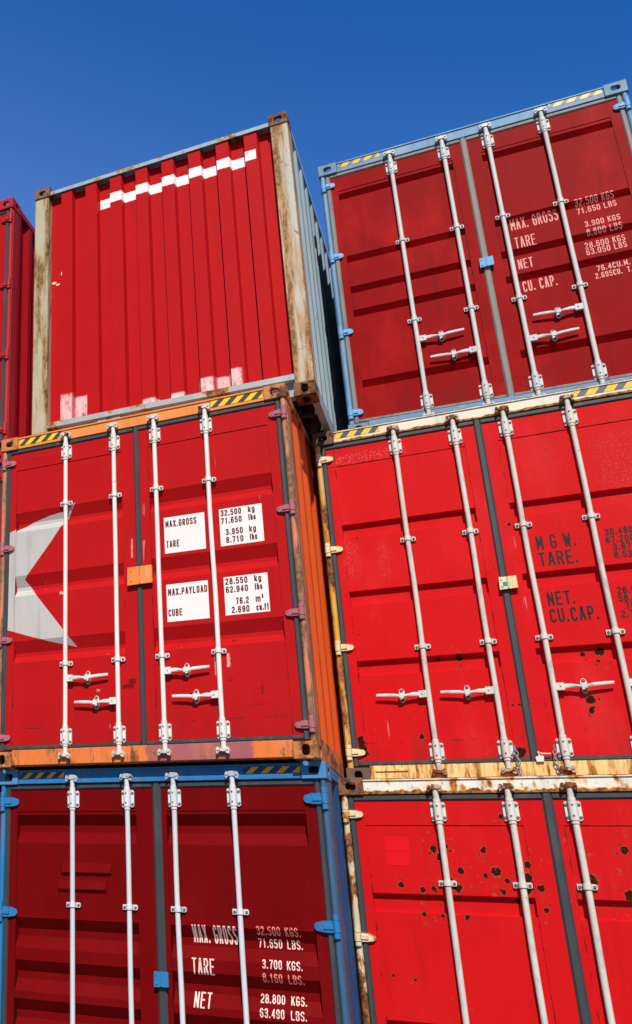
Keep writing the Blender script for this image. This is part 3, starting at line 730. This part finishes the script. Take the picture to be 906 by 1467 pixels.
S_T1 = dict(cast=RUSTC, post=TAN, post_l=TAN_L, post_r=TAN, side=GREYBLUE, rail=GREYBLUE, flat_end=True)
ct1 = root_at((.187, .2182, 2*CH + .0005), .01414, 'red corrugated container end with white stripe, on top of the orange-framed one')
shell(ct1, S_T1)
mb = MB(); yo, yi = .030, .092; z0, z1 = .205, 2.80
edges = [.150, .262]; sec = [(.150, yi)]
for a in (.268, .522, .770, 1.025, 1.278, 1.532, 1.788, 2.041): sec += [(a-.006, yi), (a+.006, yo), (a+.119, yo), (a+.131, yi)]
sec += [(CW-.150, yi)]
n = len(sec)
zcut = [z0 + (z1-z0)*k/3 for k in range(4)]
for za, zb in zip(zcut, zcut[1:]):
    mb.add([(u, y, za) for u, y in sec] + [(u, y, zb) for u, y in sec], [(i, i+1, n+i+1, n+i) for i in range(n-1)])
mb.build('end_panel', T1RED, ct1)
mb = MB(); mb.box(FW, CW-FW, .016, .026, 2.795, 2.838); mb.box(FW, CW-FW, .026, .14, 2.828, 2.838); mb.box(.15, CW-.15, .095, .14, 2.77, 2.828); mb.box(FW, CW-FW, .088, .10, 2.838, 2.88); mb.build('top_end_rail', T1TOP, ct1)
mb = MB(); mb.box(.150, CW-.150, .014, .10, .160, .2135); mb.box(FW, CW-FW, .070, .10, .015, .160); mb.box(FW, CW-FW, .026, .10, .012, .030)
for u in (.62, .70, 1.60): mb.box(u, u+.13, .030, .070, .03, .160)
mb.build('bottom_end_rail', T1RAIL, ct1)

# ------------------------------------------------------------------ 'M2': middle right, yellow/cream rusty frame
CREAM = paint('cream_header_paint', (.74, .70, .60), .55, .1, rust=.20, rscale=5, edge=.5, bev=.006, seed=3, grime=.25, rustlo=(.13, .055, .02), rusthi=(.52, .25, .06), bands=((2.785, 1, .016), (2.886, -1, .006)))
YEL = paint('rusty_yellow_post', (.64, .34, .05), .6, .15, rust=.52, soft=.04, rscale=5, rst=(1.5, 1.5, .5), edge=.7, bev=.006, seed=5, grime=.3, fade=(.70, .55, .26), fadeamt=.6, fscale=4, rustlo=(.09, .035, .018), rusthi=(.36, .15, .04))
YSILL = paint('rust_run_yellow_sill', (.78, .60, .25), .6, .12, rust=.52, soft=.05, rscale=6, rst=(2.6, 2.6, .4), edge=.5, bev=.006, seed=6, grime=.3, rustlo=(.15, .06, .022), rusthi=(.52, .21, .028))
HCREAM = paint('cream_yellow_hinge', (.76, .62, .34), .5, .12, rust=.20, rscale=11, edge=.7, bev=.006, seed=7, fade=(.80, .74, .56), fadeamt=.7, fscale=12, rustlo=(.10, .04, .015), rusthi=(.5, .22, .03))
BROWNC = paint('dark_brown_casting', (.13, .082, .066), .75, .3, rust=.4, rscale=9, edge=.5, bev=.008, seed=8, grime=.2, rustlo=(.045, .022, .018), rusthi=(.20, .095, .055), bump=.6)
S_M2 = dict(cast=BROWNC, post=YEL, side=paint('mid_red_side', (.30, .02, .02), .5, seed=2), rail=BROWNC, header=CREAM, sill=YSILL, red=RED['M2'], gasket=GASK, hinge=HCREAM, rod=CREAM_ROD, plate=CREAM_HW, handle=CREAM_HW, cam=RUSTY_CAM, rr=.0175,
    gask_w=.054, center=1.206, mids=(1.856, .996), handles=((0, -1, .637), (1, -1, .635), (2, 1, .635), (3, 1, .635)), lockplate=(1.229, 1.417, .118, .098), lockmat=HCREAM, sticker=True, seed=2, hinge_size=(.112, .030), slot=True,
    grooves=[(zt, .008, .098, .012, .036) for zt in (2.052, 1.487, .926)],
    haz=((.180, .520, hazard('yellow_blackgrey_stripe', (.84, .55, .04), (.085, .095, .115), .110, -.75, .205, 2.82, wear=.22, on=.50)), (1.86, 2.25, hazard('yellow_slate_stripe', (.84, .55, .04), (.12, .145, .18), .118, -.75, 1.87, 2.82, wear=.20, on=.48))))
S_M2['haz_z'] = (2.818, 2.876)
cm2, lv_m2 = door_container((2.4712, .884, CH-.0395), -.00187, 'bright red container with black writing and cream hinges, under the dark red blue-posted one', S_M2)

# ------------------------------------------------------------------ 'B2': bottom right, white rusty header
WRUST = paint('white_rusty_header', (.80, .765, .69), .55, .1, rust=.42, soft=.05, rscale=7, rst=(1.5, 1.5, .8), fade=(.80, .50, .13), fadeamt=.75, fscale=4, fst=(1.3, 1.3, 1), edge=.6, bev=.006, seed=8, grime=.3, rustlo=(.10, .040, .018), rusthi=(.56, .22, .028), bands=((2.784, 1, .026), (2.886, -1, .006)))
S_B2 = dict(S_M2); S_B2.update(rr=.0190, header=WRUST, cast=paint('rust_brown_casting', (.22, .105, .07), .8, .3, rust=.62, rscale=9, edge=.6, bev=.008, seed=2, rustlo=(.07, .03, .02), rusthi=(.27, .11, .05), bump=.6),
    post=paint('heavily_rusted_post', (.62, .50, .36), .6, .15, rust=.60, rscale=6, rst=(1.4, 1.4, .6), edge=.8, bev=.006, seed=2, rustlo=(.08, .03, .018), rusthi=(.36, .14, .04)), red=RED['B2'], haz=(), center=1.258, gask_w=.062,
    hinge=paint('rusted_cream_hinge', (.72, .60, .40), .5, .12, rust=.38, rscale=9, edge=.9, bev=.006, seed=4, rustlo=(.09, .035, .018), rusthi=(.5, .2, .04)), mids=(2.203, .80), sticker=False, seed=3, slot=False, lockplate=(1.275, 1.29, .118, .098),
    grooves=[(zt, .010, .100, .010, .034) for zt in (2.132, 1.353, .62)])
cb2, lv_b2 = door_container((2.4492, .5912, -.0395), .0002, 'bright red container with dark rust spots and rusty white header, beside the blue-framed maroon one', S_B2)

# ------------------------------------------------------------------ 'M1': middle left, orange frame
ORANGE = paint('sunfaded_orange', (.80, .27, .06), .5, .1, rust=.06, rscale=4, edge=.25, bev=.005, seed=2, grime=.25, fade=(.84, .36, .13), fadeamt=.5)
OSILL = paint('scraped_orange_sill', (.76, .19, .045), .55, .16, rust=.42, rscale=7, rst=(2.0, 2.0, .5), edge=.7, bev=.008, seed=3, grime=.4, second=((.36, .105, .125), 1.245, 2.005), rustlo=(.10, .05, .03), rusthi=(.40, .15, .045), fade=(.84, .28, .12), fadeamt=.4, fscale=5, dents=.8, soft=.03)
OCAST = paint('rusty_orange_casting', (.60, .22, .07), .65, .15, rust=.58, soft=.04, rscale=8, edge=.8, bev=.009, seed=4, grime=.3, rustlo=(.075, .032, .02), rusthi=(.32, .13, .055), bump=.6)
OPOST = paint('salmon_rust_post', (.62, .19, .10), .6, .15, rust=.60, rscale=6, rst=(1.6, 1.6, .22), edge=.5, bev=.006, seed=5, grime=.3, rustlo=(.17, .085, .05), rusthi=(.36, .19, .11), fade=(.70, .24, .17), fadeamt=.5, fscale=5)
OSIDE = paint('orange_side_panel', (.68, .105, .020), .5, .14, rust=.20, soft=.04, rst=(1, 1, .35), rscale=4, seed=6, grime=.2)
PINK = paint('mauve_pink_hinge', (.40, .135, .165), .45, .12, edge=.45, bev=.006, seed=7, rust=.10, rscale=9, rusthi=(.36, .10, .05))
SALMON = paint('orange_lock_plate', (.80, .25, .06), .5, .12, edge=.5, bev=.004, seed=9, rust=.10, rscale=12, fade=(.80, .34, .18), fadeamt=.6, fscale=9)
LABELW = paint('white_label', (.82, .80, .79), .5, .04, grime=.06, speck=.15, rustlo=(.3, .02, .03), rusthi=(.5, .05, .06))
MAROON = paint('dark_red_lettering', (.145, .016, .020), .5, .08, grime=0, fade=(.35, .06, .06), fadeamt=.25, fscale=30, fst=(1, 1, 1))
GREYST = paint('light_grey_emblem', (.50, .485, .47), .5, .10, grime=.3, scratch=.0, speck=.50, seed=5, dents=.6, rustlo=(.3, .02, .03), rusthi=(.5, .05, .06))
def hz_m1(n, u0): return hazard(n, (.84, .56, .02), (.055, .055, .06), .104, -1.0, u0, 2.82, wear=.18, on=.52)
S_M1 = dict(cast=OCAST, post=OPOST, side=OSIDE, rail=OCAST, header=ORANGE, sill=OSILL, red=RED['M1'], gasket=GASK, hinge=PINK, rod=WHITE_ROD, plate=WHITE_HW, handle=WHITE_HW, cam=CAM_W, rr=.0178,
    gask_w=.046, center=1.227, mids=(2.180, .796), handles=((0, 1, .672), (1, -1, .472), (2, 1, .674), (3, -1, .472)), lockplate=(1.237, 1.452, .200, .150), lockmat=SALMON, seed=4, hinge_size=(.112, .030),
    grooves=[(zt, .092, .030, .060, .043) for zt in (2.168, 1.590, 1.022)],
    haz=((.180, .570, hz_m1('yellow_black_stripe', .18)), (1.862, 2.262, hz_m1('yellow_black_stripe_worn', 1.87))))
cm1, lv_m1 = door_container((0, 0, CH), 0, 'red container with orange frame, grey half-star emblem and white data panels', S_M1)
dl, pl = lv_m1[0]; dr_, pr_ = lv_m1[1]
U = [[(.092, 1.995), (.165, 2.022), (.30, 2.078), (.45, 2.112), (.600, 2.128), (.690, 2.185), (.585, 2.020), (.470, 1.860), (.232, 1.555), (.092, 1.556)],
     [(.092, 1.556), (.232, 1.555), (.690, .940), (.460, 1.000), (.30, 1.052), (.14, 1.108), (.092, 1.123)]]
def ears(poly):                          # the outline as convex slices between its sorted u values
    us = sorted(set(round(p[0], 4) for p in poly)); out = []
    for a, b in zip(us, us[1:]):
        zs = []
        for i in range(len(poly)):
            p, q = poly[i], poly[(i+1) % len(poly)]
            if abs(p[0]-q[0]) < 1e-9: continue
            lo, hi = min(p[0], q[0]), max(p[0], q[0])
            if lo <= a + 1e-6 and hi >= b - 1e-6:
                f = lambda x: p[1]+(q[1]-p[1])*(x-p[0])/(q[0]-p[0])
                zs.append((f(a), f(b)))
        zs.sort(key=lambda t: t[0]+t[1])
        for lo, hi in zip(zs[::2], zs[1::2]):
            out.append(([(a, lo[0]), (b, lo[1]), (b, hi[1]), (a, hi[0])], 0))
    return out
E_ = []
for q in U: E_ += ears(q)
def split_u(polys, us):                  # also cut at the edge of the pressed field
    out = []
    for p, li in polys:
        cur = [p]
        for uu in us:
            nx = []
            for c in cur:
                for keep in (True, False):
                    r = clip([(b, a) for a, b in c], uu, keep); r = [(b, a) for a, b in r]
                    if len(r) > 2: nx.append(r)
            cur = nx
        out += [(c, li) for c in cur]
    return out
E_ = split_u(E_, (.150,))
inn = [e for e in E_ if sum(p[0] for p in e[0])/len(e[0]) > .150]; outn = [e for e in E_ if sum(p[0] for p in e[0])/len(e[0]) <= .150]
decal('emblem', inn, pl, .0012, GREYST, dl); decal('emblem', outn, [(2.7, YF), (.17, YF)], .0012, GREYST, dl)
for (u0, u1, w0, w1) in ((1.435, 1.755, 1.617, 1.921), (1.868, 2.188, 1.617, 1.923), (1.434, 1.754, 1.060, 1.360), (1.872, 2.191, 1.067, 1.366)):
    decal('data_panel', [([(u0, w0), (u1, w0), (u1, w1), (u0, w1)], 0)], pr_, .0012, LABELW, dr_)
ST = .0088
for t, u, w, h, wd in (('MAX.GROSS', 1.447, 1.835, .056, .245), ('TARE', 1.447, 1.665, .056, .104), ('MAX.PAYLOAD', 1.447, 1.268, .056, .300), ('CUBE', 1.444, 1.103, .056, .106),
        ('32.500', 1.880, 1.863, .050, .155), ('kg', 2.085, 1.866, .048, .050), ('71.650', 1.880, 1.797, .050, .155), ('lbs', 2.085, 1.799, .048, .054), ('3.950', 1.910, 1.703, .050, .128), ('kg', 2.085, 1.706, .048, .050), ('8.710', 1.910, 1.637, .050, .128), ('lbs', 2.085, 1.639, .048, .054),
        ('28.550', 1.884, 1.305, .050, .162), ('kg', 2.095, 1.308, .048, .050), ('62.940', 1.884, 1.240, .050, .162), ('lbs', 2.095, 1.242, .048, .054), ('76.2', 1.952, 1.146, .050, .094), ('m³', 2.095, 1.148, .052, .060), ('2.690', 1.918, 1.080, .050, .128), ('cu.ft', 2.095, 1.082, .050, .090)):
    for q in words(t, u, w, h, wd, ST): decal('lettering', q, pr_, .0026, MAROON, dr_)

# ------------------------------------------------------------------ 'B1': bottom left, deep blue frame, maroon doors
DBLUE = paint('bright_blue_frame', (.020, .185, .46), .45, .12, rust=.06, rscale=5, edge=.3, bev=.006, seed=2, grime=.3, fade=(.13, .21, .33), fadeamt=.45, fscale=6)
DBLUE_C = paint('worn_blue_casting', (.06, .24, .52), .5, .15, rust=.18, rscale=8, edge=.7, bev=.009, seed=3, grime=.35, fade=(.18, .25, .34), fadeamt=.5, fscale=8, rusthi=(.24, .15, .10))
S_B1 = dict(cast=DBLUE_C, post=DBLUE, post_r=paint('scuffed_blue_grey_post', (.040, .11, .22), .6, .15, rust=.16, rscale=6, edge=.4, bev=.006, seed=9, grime=.35, fade=(.15, .16, .18), fadeamt=.8, fscale=5), side=paint('blue_side', (.012, .065, .18), .5, seed=2), rail=DBLUE, header=DBLUE, sill=DBLUE, red=RED['B1'], gasket=GASK, hinge=DBLUE, rod=PALE_ROD, plate=PALE_HW, handle=PALE_HW, cam=CAM_B, rr=.0178,
    gask_w=.066, center=1.256, mids=(1.912, 1.02), handles=((0, 1, .81), (1, -1, .61), (3, -1, .81), (2, 1, .61)), lockplate=(1.257, 1.458, .100, .100), lockmat=DBLUE, seed=5, hinge_size=(.135, .038), gutter=True,
    grooves=[(zt, .074, .050, .085, .052) for zt in (2.552, 1.812, 1.520, 1.262, .60)],
    haz=((.176, .545, hazard('amber_navy_stripe', (.02, .07, .18), (.90, .42, .03), .098, -1.1, .185, 2.815, wear=.04, on=.46)), (1.885, 2.27, hazard('amber_blue_stripe', (.02, .07, .18), (.90, .42, .03), .104, -1.1, 1.89, 2.815, wear=.04, on=.46))))
S_B1['haz_z'] = (2.822, 2.866)
cb1, lv_b1 = door_container((.023, .0883, -.0018), .0, 'dark maroon container with bright blue frame and white weight markings, under the orange-framed one', S_B1)
for u0, u1, w0, w1 in ((.515, .905, 2.128, 2.205), (.490, .870, 2.010, 2.085)):       # louvred vents pressed on the left leaf
    mb = MB(); yb = YF+.0035
    mb.add([(u0, yb, w1), (u1, yb, w1), (u0, yb, w0), (u1, yb, w0), (u0+.012, yb-.020, w0+.010), (u1-.012, yb-.020, w0+.010)], [(0, 4, 5, 1), (0, 2, 4), (1, 5, 3), (2, 3, 5, 4)])
    mb.build('vent', RED['B1'], lv_b1[0][0])

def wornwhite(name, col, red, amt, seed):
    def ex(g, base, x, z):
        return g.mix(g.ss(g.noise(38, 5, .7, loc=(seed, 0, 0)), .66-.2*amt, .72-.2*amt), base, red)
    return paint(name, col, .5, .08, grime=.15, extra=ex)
WH_B1 = wornwhite('chalky_white_bounce_lettering', (.84, .60, .55), (.2, .008, .01), .15, 1)  # chalky white, its pink tint standing in for red light off the door
PK_B1 = wornwhite('worn_red_bounce_lettering', (.80, .22, .19), (.2, .008, .01), .25, 2)  # copy for lines in the shaded bands, red bounce light painted in
WH_T2 = wornwhite('worn_bounce_pink_lettering', (.78, .30, .27), (.30, .010, .012), .30, 3)  # worn white with the door's red bounce light mixed into its colour
BLK = paint('black_lettering', (.020, .008, .0090), .5, .08, grime=0, extra=lambda g, b, x, z: g.mix(g.ss(g.noise(30, 5, .7), .70, .78), b, (.3, .010, .012)))
# lower corner text of the maroon container
for t, u, w, h, wd, s, m in (('MAX. GROSS', 1.470, 1.708, .112, .297, .0098, WH_B1), ('TARE', 1.462, 1.508, .102, .150, .0098, WH_B1), ('NET', 1.462, 1.302, .100, .116, .0098, WH_B1),
        ('32.500', 1.900, 1.775, .055, .152, .0070, PK_B1), ('KGS.', 2.082, 1.774, .055, .098, .0070, PK_B1), ('71.650', 1.898, 1.699, .055, .152, .0070, WH_B1), ('LBS.', 2.082, 1.698, .055, .098, .0070, WH_B1),
        ('3.700', 1.925, 1.572, .055, .124, .0070, WH_B1), ('KGS.', 2.080, 1.571, .055, .098, .0070, WH_B1), ('8.160', 1.922, 1.490, .055, .124, .0070, PK_B1), ('LBS.', 2.082, 1.489, .055, .098, .0070, PK_B1),
        ('28.800', 1.892, 1.365, .055, .152, .0070, WH_B1), ('KGS.', 2.082, 1.364, .055, .098, .0070, WH_B1), ('63.490', 1.890, 1.280, .055, .152, .0070, WH_B1), ('LBS.', 2.082, 1.279, .055, .098, .0070, WH_B1)):
    for q in words(t, u, w, h, wd, s): decal('lettering', q, lv_b1[1][1], .0015, m, lv_b1[1][0])
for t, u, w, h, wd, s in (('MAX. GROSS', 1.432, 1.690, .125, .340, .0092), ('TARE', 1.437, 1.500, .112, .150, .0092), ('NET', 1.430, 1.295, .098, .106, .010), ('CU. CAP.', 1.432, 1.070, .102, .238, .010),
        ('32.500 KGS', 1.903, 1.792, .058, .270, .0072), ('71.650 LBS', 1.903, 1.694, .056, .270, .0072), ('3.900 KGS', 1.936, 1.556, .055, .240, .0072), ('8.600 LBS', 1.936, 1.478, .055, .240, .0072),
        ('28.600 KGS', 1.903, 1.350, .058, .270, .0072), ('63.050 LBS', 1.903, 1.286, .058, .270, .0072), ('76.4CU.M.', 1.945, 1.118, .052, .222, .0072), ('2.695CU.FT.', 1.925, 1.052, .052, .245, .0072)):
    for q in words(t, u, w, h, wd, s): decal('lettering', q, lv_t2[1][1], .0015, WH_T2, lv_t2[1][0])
for t, u, w, h, wd, s in (('M G W.', 1.447, 1.655, .106, .245, .0130), ('TARE.', 1.445, 1.526, .106, .240, .0130), ('NET.', 1.452, 1.226, .102, .168, .0130), ('CU.CAP.', 1.448, 1.100, .102, .290, .0130),
        ('30.480', 1.870, 1.705, .052, .165, .0090), ('67.200', 1.867, 1.645, .052, .165, .0090), ('3.870', 1.900, 1.588, .052, .135, .0090), ('8.530', 1.897, 1.529, .052, .135, .0090),
        ('26.6', 1.870, 1.267, .052, .105, .0090), ('58.6', 1.867, 1.211, .052, .105, .0090), ('76', 1.897, 1.155, .052, .062, .0090), ('2.7', 1.862, 1.096, .052, .078, .0090)):
    for q in words(t, u, w, h, wd, s): decal('lettering', q, lv_m2[1][1], .0012, BLK, lv_m2[1][0])
# repaint patches on the spotted red door
PATCH = paint('fresh_red_patch', (.70, .0085, .015), .45, .04, grime=0, spec=.06)
for w0, w1 in ((2.405, 2.500), (2.312, 2.402)):
    decal('paint_patch', [([(.256, w0), (.408, w0), (.410, w1), (.256, w1)], 0)], lv_b2[0][1], .0012, PATCH, lv_b2[0][0])

# lock chains and the seal tag on the yellow sill
def chain(par, pts, mat):
    mb = MB(); pts = [Vector(p) for p in pts]
    seg = []
    for a, b in zip(pts, pts[1:]):
        k = max(1, round((b-a).length/.030))
        for i in range(k): seg.append((a+(b-a)*i/k, a+(b-a)*(i+1)/k))
    for i, (a, b) in enumerate(seg):
        c = (a+b)/2; t = (b-a).normalized(); n = Vector((1, 0, 0)) if i % 2 else Vector((.35, 1, 0)).normalized()
        ring = [c + t*.021*math.cos(q) + n*.0105*math.sin(q) for q in [2*PI*k/10 for k in range(11)]]
        mb.tube(ring, .0034, 6, False)
    mb.build('chain', mat, par)
CH_M = rod_m('dull_grey_chain', (.30, .29, .28), rust=.35, rscale=20, seed=3)
chain(cm2, [(1.043+.055, -.012, .235), (1.043+.066, -.016, .14), (1.043+.062, -.012, .02), (1.043+.056, -.004, -.03)], CH_M)
chain(cm2, [(1.390-.055, -.012, .235), (1.390-.066, -.016, .14), (1.390-.052, -.012, .07), (1.390-.040, -.004, .015)], CH_M)
mb = MB(); mb.prism([(1.215, .128), (1.258, .128), (1.262, .165), (1.235, .172), (1.212, .160)], -.004, .014); mb.tube([(1.238, .004, .165), (1.232, .002, .20), (1.250, -.002, .182), (1.305, -.004, .178)], .0055, 6)
mb.build('seal_tag', WHITE_HW, cm2)

# ------------------------------------------------------------------ 'T0' and the stack under it
T0F = paint('pinkish_red_frame', (.44, .022, .034), .5, .1, rust=.03, rscale=5, edge=.3, bev=.006, seed=2, grime=.3, spec=.1, fade=(.52, .065, .09), fadeamt=.4, rusthi=(.4, .10, .06))
T0S = paint('deep_red_side', (.40, .010, .016), .5, .1, seed=3, grime=.2, spec=.06)
S_T0 = dict(cast=T0F, post=T0F, side=T0S, rail=T0F, header=T0F, sill=T0F, red=RED['T0'], gasket=GASK, hinge=T0F, rod=WHITE_ROD, plate=WHITE_HW, handle=WHITE_HW, cam=CAM_W, rr=.0185,
    gask_w=.05, center=1.219, mids=(1.85, 1.0), handles=((0, 1, .81), (1, -1, .61), (3, -1, .81), (2, 1, .61)), lockplate=(1.215, 1.43, .10, .09), lockmat=T0F, seed=6, grooves=[(zt, .03, .08, .07, .045) for zt in (2.3, 1.6, 1.0)])
ct0, lv_t0 = door_container((-.0435 - CW, .195, 2*CH), 0.0, 'all red container with pinkish red post, left of the one with rusty cream posts', S_T0)
def copy_tree(o, parent=None):
    c = o.copy(); COL.objects.link(c)
    if parent: c.parent = parent
    for k in o.children: copy_tree(k, c)
    return c
for z, t in ((CH, 'all red container standing left of the orange-framed one'), (0.0, 'all red container standing left of the maroon blue-framed one')):
    c = copy_tree(ct0); c.location = (-.050 - CW, .195, z); c['label'] = t
